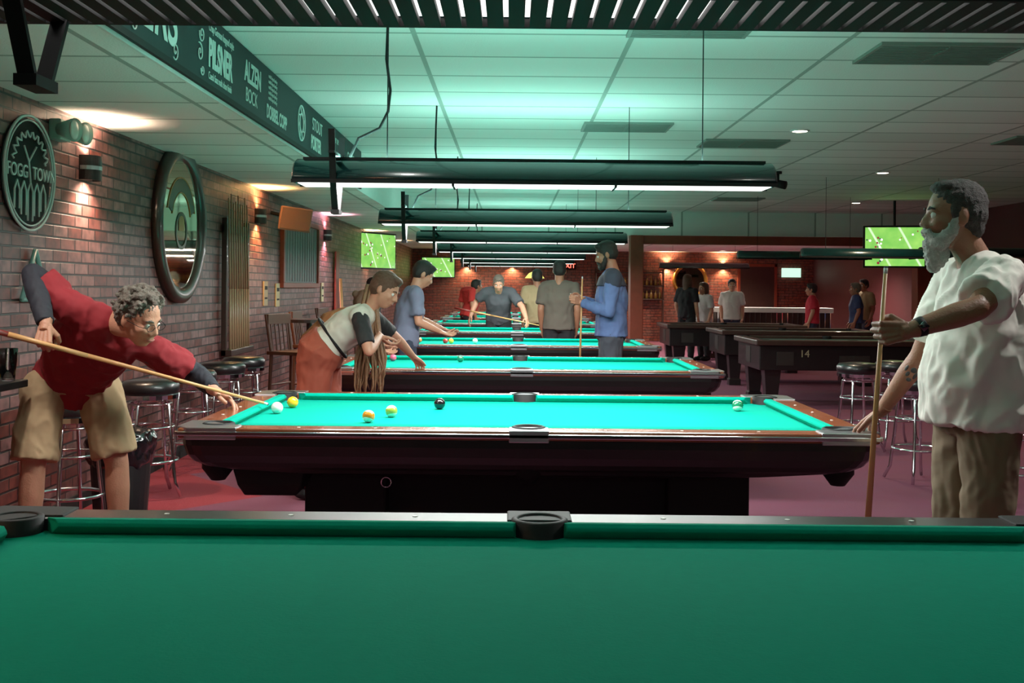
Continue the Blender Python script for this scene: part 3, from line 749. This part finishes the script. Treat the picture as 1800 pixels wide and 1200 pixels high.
bm=B(); lathe(bm,[(.001,0),(.30,0),(.30,.008),(.001,.008)],40); o=mk('backing_disc',bm,blackm,e,loc=(-.028,0,0),rot=(0,RX,0))
text('lettering','FOGG',.10,neon,e,(0,-.28,-.03),TEXT_YZ,.004,sx=.9); text('lettering_b','TOWN',.10,neon,e,(0,.025,-.03),TEXT_YZ,.004,sx=.9)
# mirror
e=new_empty('round_mirror',(WX+.02,8.62,1.86))
bm=B(); R=[]
for k in range(48):
    a=2*math.pi*k/48; c,s=math.cos(a),math.sin(a)
    R.append([V((x,rr*c,rr*s)) for x,rr in((-.02,.62),(.03,.62),(.055,.58),(.045,.53),(.02,.50),(-.02,.50))])
rings(bm,R,True); mk('frame',bm,dwood,e,True)
bm=B(); vs=[bm.verts.new(p) for p in circ((.015,0,0),.505,48,'yz')]; bm.faces.new(vs); mm=mat('mirror_silver',C(200,180,150),.03,1,var=.02); mk('mirror_glass',bm,mm,e)
gold=mat('mirror_gold',C(170,130,60),.4,.3); grn=mat('mirror_green',C(40,70,48),.4)
bm=B()
def arc(r0,r1,a0,a1,x0,x1,cz=0,n=20):
    R=[]
    for k in range(n+1):
        a=a0+(a1-a0)*k/n; c,s=math.cos(a),math.sin(a)
        R.append([V((x0,r0*c,r0*s+cz)),V((x0,r1*c,r1*s+cz)),V((x1,r1*c,r1*s+cz)),V((x1,r0*c,r0*s+cz))])
    rings(bm,R)
arc(.26,.36,.35,math.pi-.35,.016,.020,.0); arc(.12,.15,0,2*math.pi,.016,.020,-.05,30); mk('painted_arch',bm,grn,e)
bm=B(); arc(.245,.255,.3,math.pi-.3,.016,.021); arc(.365,.375,.3,math.pi-.3,.016,.021); 
vs=[bm.verts.new((.019,a,b)) for a,b in((-.07,-.05),(.07,-.05),(.07,.03),(.04,.08),(-.04,.08),(-.07,.03))]; bm.faces.new(vs); mk('painted_emblem',bm,gold,e)
# cue rack
e=new_empty('wall_cue_rack',(WX+.02,10.3,0)); bm=B(); box(bm,0,.03,-.42,.42,1.86,1.95); box(bm,0,.10,-.42,.42,.74,.80); box(bm,0,.05,-.42,-.38,.74,2.0); box(bm,0,.05,.38,.42,.74,2.0); mk('frame',bm,dwood,e,bevel=.006)
bm=B()
for k in range(9):
    y=-.34+k*.085; cone(bm,(.065,y,.80),.0145,(.06,y,1.35),.0105); cone(bm,(.06,y,1.35),.0105,(.04,y,2.18+.05*math.sin(k*2)),.0065)
mk('cues',bm,mat('cue_grey_wood',C(170,134,100),.4),e,True)
# speaker
e=new_empty('wall_speaker',(-2.40,11.9,2.12)); e.rotation_euler=(.15,.1,.5)
bm=B(); rings(bm,[[V((x,-.13,z)) for x,z in((-.18,-.13),(.18,-.13),(.18,.13),(-.18,.13))],[V((x,.1,z)) for x,z in((-.12,-.10),(.12,-.10),(.12,.10),(-.12,.10))]])
mk('cabinet',bm,mat('speaker_tan',C(160,110,84),.5),e,bevel=.012)
bm=B(); box(bm,-.165,.165,-.14,-.128,-.115,.115); mk('grille',bm,mat('speaker_grille',C(120,84,66),.8,bump=.5,scale=200),e,bevel=.01)
bm=B(); cone(bm,(0,.08,0),.02,(-.2,.16,.02),.02); mk('bracket',bm,blackm,e)
# framed window / panel on left wall
e=new_empty('framed_cue_cabinet',(WX,13.6,1.78)); bm=B()
box(bm,0,.05,-1.15,1.15,.36,.42); box(bm,0,.05,-1.15,1.15,-.42,-.36); box(bm,0,.05,-1.15,-1.08,-.36,.36); box(bm,0,.05,1.08,1.15,-.36,.36); mk('frame',bm,mwood,e,bevel=.006)
bm=B(); box(bm,0,.02,-1.08,1.08,-.36,.36); mk('panel',bm,mat('panel_grey',C(96,98,100),.6),e)
bm=B()
for k in range(14): y=-1.0+k*.155; box(bm,.02,.028,y,y+.02,-.34,.34)
mk('slats',bm,mat('slat_grey',C(126,128,128),.5),e)
for y,z,c in((12.3,1.28,(190,170,130)),(15.2,1.3,(200,190,150)),(11.7,1.3,(170,150,120))):
    e=new_empty('wall_notice',(WX+.004,y,z)); bm=B(); box(bm,0,.012,-.09,.09,-.13,.13); mk('card',bm,mat('notice_%d'%int(y*10),C(*c),.7),e); bm=B(); box(bm,.012,.015,-.06,.06,.04,.08); box(bm,.012,.015,-.06,.06,-.06,-.04); mk('print',bm,blackm,e)
# spare cues leaning
e=new_empty('cue_stand',(WX+.14,16.3,0)); bm=B(); box(bm,-.12,.12,-.15,.15,.0,.08); box(bm,-.12,.12,-.15,.15,1.0,1.05); box(bm,-.12,-.09,-.15,.15,.08,1.9); mk('frame',bm,mwood,e,bevel=.01)
bm=B()
for k in range(4): cone(bm,(.02,-.11+k*.07,.08),.014,(-.05,-.11+k*.07,1.5),.007)
mk('cues',bm,cuewood,e,True)
# wooden high chairs and side table
def chair(x,y,rot):
    e=new_empty('wooden_bar_chair',(x,y,0),rot); bm=B()
    for sx in(-1,1):
        tube(bm,[(sx*.2,-.19,.012),(sx*.18,-.17,.70)],.019,8); tube(bm,[(sx*.2,.2,.012),(sx*.18,.18,.72),(sx*.19,.24,1.10)],.019,8)
        tube(bm,[(sx*.195,-.18,.3),(sx*.195,.19,.3)],.011,6)
    tube(bm,[(-.2,-.18,.22),(.2,-.18,.22)],.012,6); tube(bm,[(-.2,.19,.4),(.2,.19,.4)],.012,6)
    box(bm,-.22,.22,-.21,.21,.70,.735); box(bm,-.20,.20,.205,.235,1.0,1.10)
    for k in range(5): x_=-.14+k*.07; tube(bm,[(x_,.185,.73),(x_,.22,1.02)],.009,6)
    mk('frame',bm,mat('chair_wood',C(80,42,26),.4,var=.3),e,bevel=.003)
chair(-2.15,10.95,1.2); chair(-2.2,12.25,1.5); chair(-2.25,14.2,1.4)
e=new_empty('pub_table',(-2.15,11.6,0)); bm=B(); lathe(bm,[(.001,1.0),(.30,1.0),(.30,1.035),(.001,1.035)],28); lathe(bm,[(.03,.04),(.03,1.0)],12); lathe(bm,[(.001,0),(.24,0),(.22,.03),(.03,.05),(.001,.05)],24); mk('table',bm,dwood,e)
# drink ledge + glasses
e=new_empty('drink_ledge',(WX,4.3,0)); bm=B(); box(bm,0,.37,-1.0,.86,.90,.935); box(bm,.0,.04,-1.0,.86,.78,.90)
for y in(-.8,.7): box(bm,.04,.24,y,y+.03,.68,.90); 
mk('shelf',bm,blackm,e,bevel=.005)
for x,y,h,c in((-2.33,5.06,.15,0),(-2.40,5.10,.13,1)):
    e=new_empty('pint_glass',(x,y,.936)); bm=B(); rings(bm,[[V((r*math.cos(a),r*math.sin(a),z)) for a in [k*math.pi/12 for k in range(24)]] for r,z in((.030,0),(.042,h),(.039,h),(.027,.008))]); mk('glass',bm,glass,e,True)
    if c: bm=B(); cone(bm,(0,0,.01),.027,(0,0,.08),.034,20); mk('drink',bm,mat('amber_drink',C(190,120,40),.2),e,True)
# triangle rack on wall
e=new_empty('ball_rack_triangle',(WX+.03,6.0,1.42)); bm=B()
pt=[V((0,-.16,-.12)),V((0,.16,-.12)),V((0,0,.15))]
for i in range(3):
    a,b=pt[i],pt[(i+1)%3]; tube(bm,[a,b],.014,8)
mk('rack',bm,mat('rack_plastic',C(90,140,130),.4),e,True)
# waste bin
e=new_empty('waste_bin',(-2.30,6.45,0)); bm=B(); lathe(bm,[(.001,0),(.15,0),(.18,.46),(.001,.46)],24); mk('bin',bm,mat('bin_black',C(22,22,24),.5),e)
bm=B(); lathe(bm,[(.155,.30),(.19,.36),(.20,.48),(.185,.53),(.15,.51),(.10,.47),(.001,.47)],28); part('bin_bag',bm,mat('bin_bag_film',C(14,14,17),.22,coat=.5),e,V((0,0,0)),.012,1,.015,18)
# ------------------------------------------------------------------ chalkboard on soffit
e=new_empty('beer_chalkboard_sign',(-1.600,2.0,0)); bm=B(); box(bm,0,.014,0,9.4,2.43,2.79); mk('board',bm,mat('chalkboard',C(14,34,38),.6,var=.25,scale=3,spec=.3),e)
bm=B(); box(bm,.0,.02,0,9.4,2.40,2.43); mk('ledge',bm,blackm,e)
chalk=mat('chalk_paint',C(205,215,210),.8)
def T(s,y,z,size,sx=1,off=0,sh=0): text('chalk_text',s,size,chalk,e,(.017,y-2,z),TEXT_YZ,.001,off,sx=sx,shear=sh)
T('LAGERS',4.02,2.50,.32,1.0,.006,.12)
T('PILSNER',5.66,2.53,.20,.66,.008); T('Crisp German hopped style',5.66,2.71,.06,.75); T('Czech Saaz malt clean finish',5.66,2.46,.055,.75)
T('ALZEN',6.42,2.60,.17,.8,.005); T('BOCK',6.45,2.48,.12,.9); T('DOBBEL COPP',7.0,2.47,.12,.8,.004)
for k in range(5): T('malt hops barley',7.05+.0*k,2.73-k*.035,.035,1.1)
T('PORTER',8.55,2.47,.15,.8,.004); T('STOUT',8.6,2.62,.14,1); T('Ask your server',9.4,2.66,.10,1); T('DRAFT',9.45,2.48,.15,1.1); T('CIDER',10.4,2.55,.18,1)
bm=B()
def spiral(y,z,r,t0,turns=1.4,sg=1):
    pts=[]
    for k in range(22):
        q=k/21; a=t0+sg*q*turns*2*math.pi; rr=r*(1-q*.85); pts.append(V((.018,y-2+rr*math.cos(a),z+rr*math.sin(a))))
    tube(bm,pts,.0035,5)
for y,z,r,t,sg in((3.95,2.49,.05,0,1),(4.2,2.75,.04,3,-1),(4.55,2.48,.045,1,1),(4.8,2.75,.035,2,-1),(5.1,2.48,.045,4,1),(5.35,2.74,.04,0,1),(5.5,2.56,.05,2,-1),(5.53,2.66,.045,3,1),(5.55,2.48,.03,3,1)): spiral(y,z,r,t,1.4,sg)
mk('chalk_swirls',bm,chalk,e)
bm=B(); tube(bm,[p+V((.018,8.15-2,2.6)) for p in circ((0,0,0),.13,20,'yz')],.006,6,True); tube(bm,[p+V((.018,8.15-2,2.6)) for p in circ((0,0,0),.07,12,'yz')],.006,6,True)
for k in range(8):
    a=k*math.pi/4; tube(bm,[(.018,6.15+.07*math.cos(a),2.6+.07*math.sin(a)),(.018,6.15+.12*math.cos(a+.3),2.6+.12*math.sin(a+.3))],.005,5)
mk('chalk_rosette',bm,chalk,e)
# ------------------------------------------------------------------ ceiling items
def vent(x,y,w,h,c=(70,84,78)):
    e=new_empty('ceiling_air_vent',(x,y,2.8)); bm=B(); box(bm,-w/2,w/2,-h/2,h/2,-.006,0); mk('backing',bm,mat('vent_dark',C(*c),.6),e)
    bm=B(); n=int(h/.04)
    for k in range(n): y_=-h/2+(k+.5)*h/n; box(bm,-w/2,w/2,y_-.006,y_+.006,-.016,-.006)
    box(bm,-w/2-.02,-w/2,-h/2,h/2,-.018,0); box(bm,w/2,w/2+.02,-h/2,h/2,-.018,0); box(bm,-w/2-.02,w/2+.02,-h/2-.02,-h/2,-.018,0); box(bm,-w/2-.02,w/2+.02,h/2,h/2+.02,-.018,0); box(bm,-.012,.012,-h/2,h/2,-.016,0)
    mk('louvres',bm,mat('vent_metal',C(120,130,122),.5),e)
for a in((2.5,6.45,.8,.5),(2.2,10.5,.75,.5),(.98,9.5,.72,.45),(.95,5.85,.62,.4,(110,120,112)),(3.5,17.0,.7,.5),(.9,14.6,.6,.5),(4.9,10.1,.7,.5)): vent(*a)
def can(x,y,p=18,z=2.8,col=(1,.75,.5)):
    e=new_empty('recessed_downlight',(x,y,z)); bm=B(); rings(bm,[circ((0,0,0),.085,24),circ((0,0,-.012),.085,24),circ((0,0,-.010),.066,24),circ((0,0,0),.066,24)]); mk('trim_ring',bm,white,e)
    bm=B(); lathe(bm,[(.001,-.006),(.064,-.006),(.064,-.001),(.001,-.001)],20); mk('lens',bm,glow,e)
    l=bpy.data.lights.new('downlight','SPOT'); l.energy=p; l.color=col; l.spot_size=2.5; l.spot_blend=.8; l.shadow_soft_size=.06
    o=bpy.data.objects.new('downlight',l); o.location=(0,0,-.03); link(o,e)
can(2.53,9.65,65); can(4.4,13.0,65); can(6.2,9.0,65); can(5.5,17.5,65)
can(4.0,23.0,320,2.37,(1,.86,.72)); can(6.6,23.0,320,2.37,(1,.86,.72)); can(5.3,27.5,220,2.37,(1,.82,.64)); can(2.6,27.5,150,2.37); can(-.5,28.0,110,2.37); can(-2.15,4.3,48,2.4,(1,.92,.84))  # last one added out of view to light the left player
can(2.7,3.9,84,2.8,(1,.96,.9)); can(-1.1,4.2,30,2.8,(1,.96,.9)); can(4.5,5.2,55,2.8,(1,.9,.8)); can(3.4,-.8,30,2.8,(1,.95,.9))  # added out of view as front fill for the people
e=new_empty('security_camera',(3.15,13.0,2.8)); bm=B(); cone(bm,(0,0,0),.05,(0,0,-.03),.05,16); cone(bm,(0,0,-.03),.02,(0,0,-.12),.02); cone(bm,(-.06,.04,-.13),.045,(.08,-.06,-.17),.05,16); mk('camera_body',bm,blackm,e,True)
# ------------------------------------------------------------------ TVs
def tvmat():
    m=bpy.data.materials.new('tv_football_picture'); m.use_nodes=True; nt=m.node_tree;N=nt.nodes;L=nt.links;b=N['Principled BSDF']
    tc=N.new('ShaderNodeTexCoord'); mp=N.new('ShaderNodeMapping'); mp.inputs['Rotation'].default_value=(0,.5,0); L.new(tc.outputs['Object'],mp.inputs[0])
    w=N.new('ShaderNodeTexWave'); w.inputs['Scale'].default_value=.8; w.inputs['Distortion'].default_value=.3; L.new(mp.outputs[0],w.inputs['Vector'])
    r=N.new('ShaderNodeValToRGB'); r.color_ramp.elements[0].color=C(52,150,52); r.color_ramp.elements[1].color=C(225,240,225); r.color_ramp.elements[0].position=.975; r.color_ramp.elements[1].position=.995
    L.new(w.outputs['Fac'],r.inputs[0])
    n1=N.new('ShaderNodeTexNoise'); n1.inputs['Scale'].default_value=5; L.new(tc.outputs['Object'],n1.inputs['Vector'])
    m1=N.new('ShaderNodeMix'); m1.data_type='RGBA'; m1.inputs[7].default_value=C(150,205,90)
    L.new(n1.outputs['Fac'],m1.inputs[0]); L.new(r.outputs[0],m1.inputs[6])
    col=m1.outputs[2]
    for sc,th,c in((8,.17,(235,230,220)),(6.3,.14,(120,30,40)),(7.1,.12,(30,40,60))):
        v=N.new('ShaderNodeTexVoronoi'); v.inputs['Scale'].default_value=sc; L.new(tc.outputs['Object'],v.inputs['Vector'])
        lt=N.new('ShaderNodeMath'); lt.operation='LESS_THAN'; lt.inputs[1].default_value=th; L.new(v.outputs['Distance'],lt.inputs[0])
        mx=N.new('ShaderNodeMix'); mx.data_type='RGBA'; mx.inputs[7].default_value=C(*c); L.new(lt.outputs[0],mx.inputs[0]); L.new(col,mx.inputs[6]); col=mx.outputs[2]
    L.new(col,b.inputs['Emission Color']); b.inputs['Emission Strength'].default_value=1.1; b.inputs['Base Color'].default_value=(0,0,0,1); b.inputs['Roughness'].default_value=.2
    return m
tvm=tvmat()
def tv(x,y,z,w,h,rot,hang=None):
    e=new_empty('television',(x,y,z),rot); bm=B(); box(bm,-w/2-.03,w/2+.03,0,.06,-h/2-.03,h/2+.03); mk('bezel',bm,black,e,bevel=.005)
    bm=B(); box(bm,-w/2,w/2,-.004,0,-h/2,h/2); mk('screen',bm,tvm,e)
    bm=B()
    if hang: cone(bm,(0,.05,h/2-.1),.02,(0,.05,hang-z),.02)
    else: box(bm,-.06,.06,.05,.18,-.05,.05)
    mk('mount',bm,blackm,e)
tv(-2.40,19.6,2.02,1.05,.60,math.radians(62)); tv(-1.95,28.8,1.90,.85,.5,math.radians(10)); tv(5.95,17.0,2.08,.88,.60,math.radians(-12),2.8)
# ------------------------------------------------------------------ coin tables right
CM=[]
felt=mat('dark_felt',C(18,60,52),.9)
def coin_table(x,y,num=None,rot=0):
    e=new_empty('coin_pool_table',(x,y,0),rot); hx,hy=1.17,.66
    if not CM:
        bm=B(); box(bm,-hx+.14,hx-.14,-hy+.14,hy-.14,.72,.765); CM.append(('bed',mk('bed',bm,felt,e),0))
        bm=B()
        for s in(1,-1):
            a,b=sorted((s*(hy-.13),s*hy)); box(bm,-hx,hx,a,b,.735,.80); a,b=sorted((s*(hx-.13),s*hx)); box(bm,a,b,-hy+.13,hy-.13,.735,.7995)
        CM.append(('rails',mk('rails',bm,dwood,e,bevel=.012),.012))
        bm=B(); box(bm,-hx+.05,hx-.05,-hy+.05,hy-.05,.44,.735); CM.append(('cabinet',mk('cabinet',bm,black,e,bevel=.01),.01))
        bm=B()
        for sx in(1,-1):
            for sy in(1,-1):
                rings(bm,[[V((sx*(hx-.22)+a*w,sy*(hy-.20)+b*w,z)) for a,b in((-1,-1),(1,-1),(1,1),(-1,1))] for z,w in((.46,.10),(.10,.07),(.09,.085),(0,.085))])
        CM.append(('legs',mk('legs',bm,black,e,bevel=.005),.005))
        bm=B(); box(bm,-hx+.044,-hx+.052,-.12,.12,.50,.70); box(bm,-.18,.18,-hy+.04,-hy+.052,.50,.62); box(bm,-hx+.25,-hx+.45,-hy+.04,-hy+.052,.50,.66); CM.append(('coin_panel',mk('coin_panel',bm,mat('panel_dull',C(70,66,64),.4,.8),e),0))
        bm=B()
        for px in(-hx+.12,0,hx-.12):
            for s in(1,-1): cone(bm,(px,s*(hy-.12),.70),.06,(px,s*(hy-.12),.803),.06,16)
        CM.append(('pockets',mk('pockets',bm,rubber,e),0))
    else:
        for n,o,bv in CM:
            q=bpy.data.objects.new(n,o.data); link(q,e)
            if bv: md=q.modifiers.new('b','BEVEL'); md.width=bv; md.segments=2
    if num: text('table_number',num,.12,mat('number_dim',C(150,140,110),.5),e,(-hx+.52,-hy+.045,.60),TEXT_FRONT)
coin_table(4.05,13.5,'14'); coin_table(4.2,16.4); coin_table(3.75,18.8); coin_table(6.2,11.2); coin_table(6.9,14.3)
for x,y,z in((4.6,13.6,1.80),(4.4,16.5,1.86),(4.3,24.5,1.86),(6.4,14.5,1.86)):
    e=fixture(x,y,1.0,0,z=z,strap=0)
# ------------------------------------------------------------------ back room
e=new_empty('bar_counter',(5.2,22.3,0)); bm=B(); box(bm,-1.3,1.3,-.25,.25,.93,1.03); mk('top',bm,white,e,bevel=.01)
bm=B(); box(bm,-1.25,1.25,-.2,.2,0,.93); mk('body',bm,dwood,e)
bm=B()
for k in range(24): cone(bm,(-1.25+k*.108,-.24,.1),.012,(-1.25+k*.108,-.24,.93),.012,6)
mk('rails',bm,chrome,e)
# back-bar shelves with bottles
e=new_empty('back_bar_shelf',(3.1,YF-.15,0)); bm=B()
for z in(1.1,1.45,1.8): box(bm,-.9,.9,-.12,.12,z,z+.03)
for x in(-.9,.87): box(bm,x,x+.03,-.12,.12,0,1.9)
mk('shelves',bm,dwood,e)
bm=B(); rnd=random.Random(5)
for z in(1.13,1.48):
    for k in range(15):
        x=-.8+k*.115; h=rnd.uniform(.2,.26); rings(bm,[[V((x+r*math.cos(a),r*math.sin(a),zz)) for a in [j*math.pi/5 for j in range(10)]] for r,zz in((.035,z),(.035,z+h*.6),(.012,z+h*.75),(.012,z+h))])
mk('bottles',bm,mat('bottle_glass',C(120,90,40),.15,var=.6,scale=6,coat=.5),e,True)
e=new_empty('oval_mirror',(4.72,YF-.03,1.62)); bm=B(); tube(bm,[p for p in circ((0,0,0),.42,32,'xz')],.05,8,True); mk('frame',bm,brass,e,True)
bm=B(); vs=[bm.verts.new(p) for p in circ((0,.0,0),.42,32,'xz')]; bm.faces.new(vs); mk('mirror_glass',bm,mm,e)
e=new_empty('exit_sign',(1.5,YF-.05,1.98)); bm=B(); box(bm,-.2,.2,0,.04,-.1,.1); mk('housing',bm,blackm,e)
text('lettering','EXIT',.17,mat('exit_red',C(255,60,40),.5,emit=(1,.08,.05,1),es=4),e,(0,-.004,-.06),TEXT_FRONT,align='CENTER')
e=new_empty('door_1',(6.5,YF-.05,0)); bm=B(); box(bm,-.45,.45,0,.04,0,2.0); mk('door_leaf',bm,dwood,e); bm=B(); box(bm,-.52,-.45,-.02,.04,0,2.07); box(bm,.45,.52,-.02,.04,0,2.07); box(bm,-.52,.52,-.02,.04,2.0,2.07); mk('door_frame',bm,mwood,e)
e=new_empty('lit_wall_sign',(7.4,YF-.06,1.85)); bm=B(); box(bm,-.25,.25,0,.05,-.12,.12); mk('panel',bm,mat('sign_light',C(200,240,220),.5,emit=C(190,240,215),es=.9),e)
e=new_empty('pendant_lamp',(.55,26.6,0)); bm=B(); lathe(bm,[(.05,1.78),(.14,1.74),(.24,1.62),(.235,1.62),(.13,1.73),(.05,1.77)],24); mk('glass_shade',bm,mat('stained_glass',C(120,160,60),.4,emit=C(200,190,90),es=1.5),e,True); bm=B(); cone(bm,(0,0,1.77),.006,(0,0,2.37),.006,6); mk('cord',bm,blackm,e)
for x in(.0,4.1,5.6,-1.2): 
    o=sconce(0,0,2.0,60,(1,.6,.3)); o.location=(x,YF,2.0); o.rotation_euler=(0,0,-math.pi/2)
# ------------------------------------------------------------------ camera, world
w=bpy.data.worlds.new('World'); SC.world=w; w.use_nodes=True; w.node_tree.nodes['Background'].inputs[0].default_value=(.02,.03,.03,1); w.node_tree.nodes['Background'].inputs[1].default_value=.3
cam=bpy.data.cameras.new('camera'); cam.sensor_width=36; cam.lens=38.4; cam.clip_start=.05
co=bpy.data.objects.new('camera',cam); COL.objects.link(co)
co.location=(0,0,1.39)
roll=.0095
co.rotation_euler=(Matrix.Rotation(RX,4,'X')@Matrix.Rotation(roll,4,'Z')).to_euler()
cam.shift_y=-95/1800
SC.camera=co
SC.view_settings.view_transform='Standard'
SC.view_settings.exposure=0.42
SC.view_settings.gamma=1.15
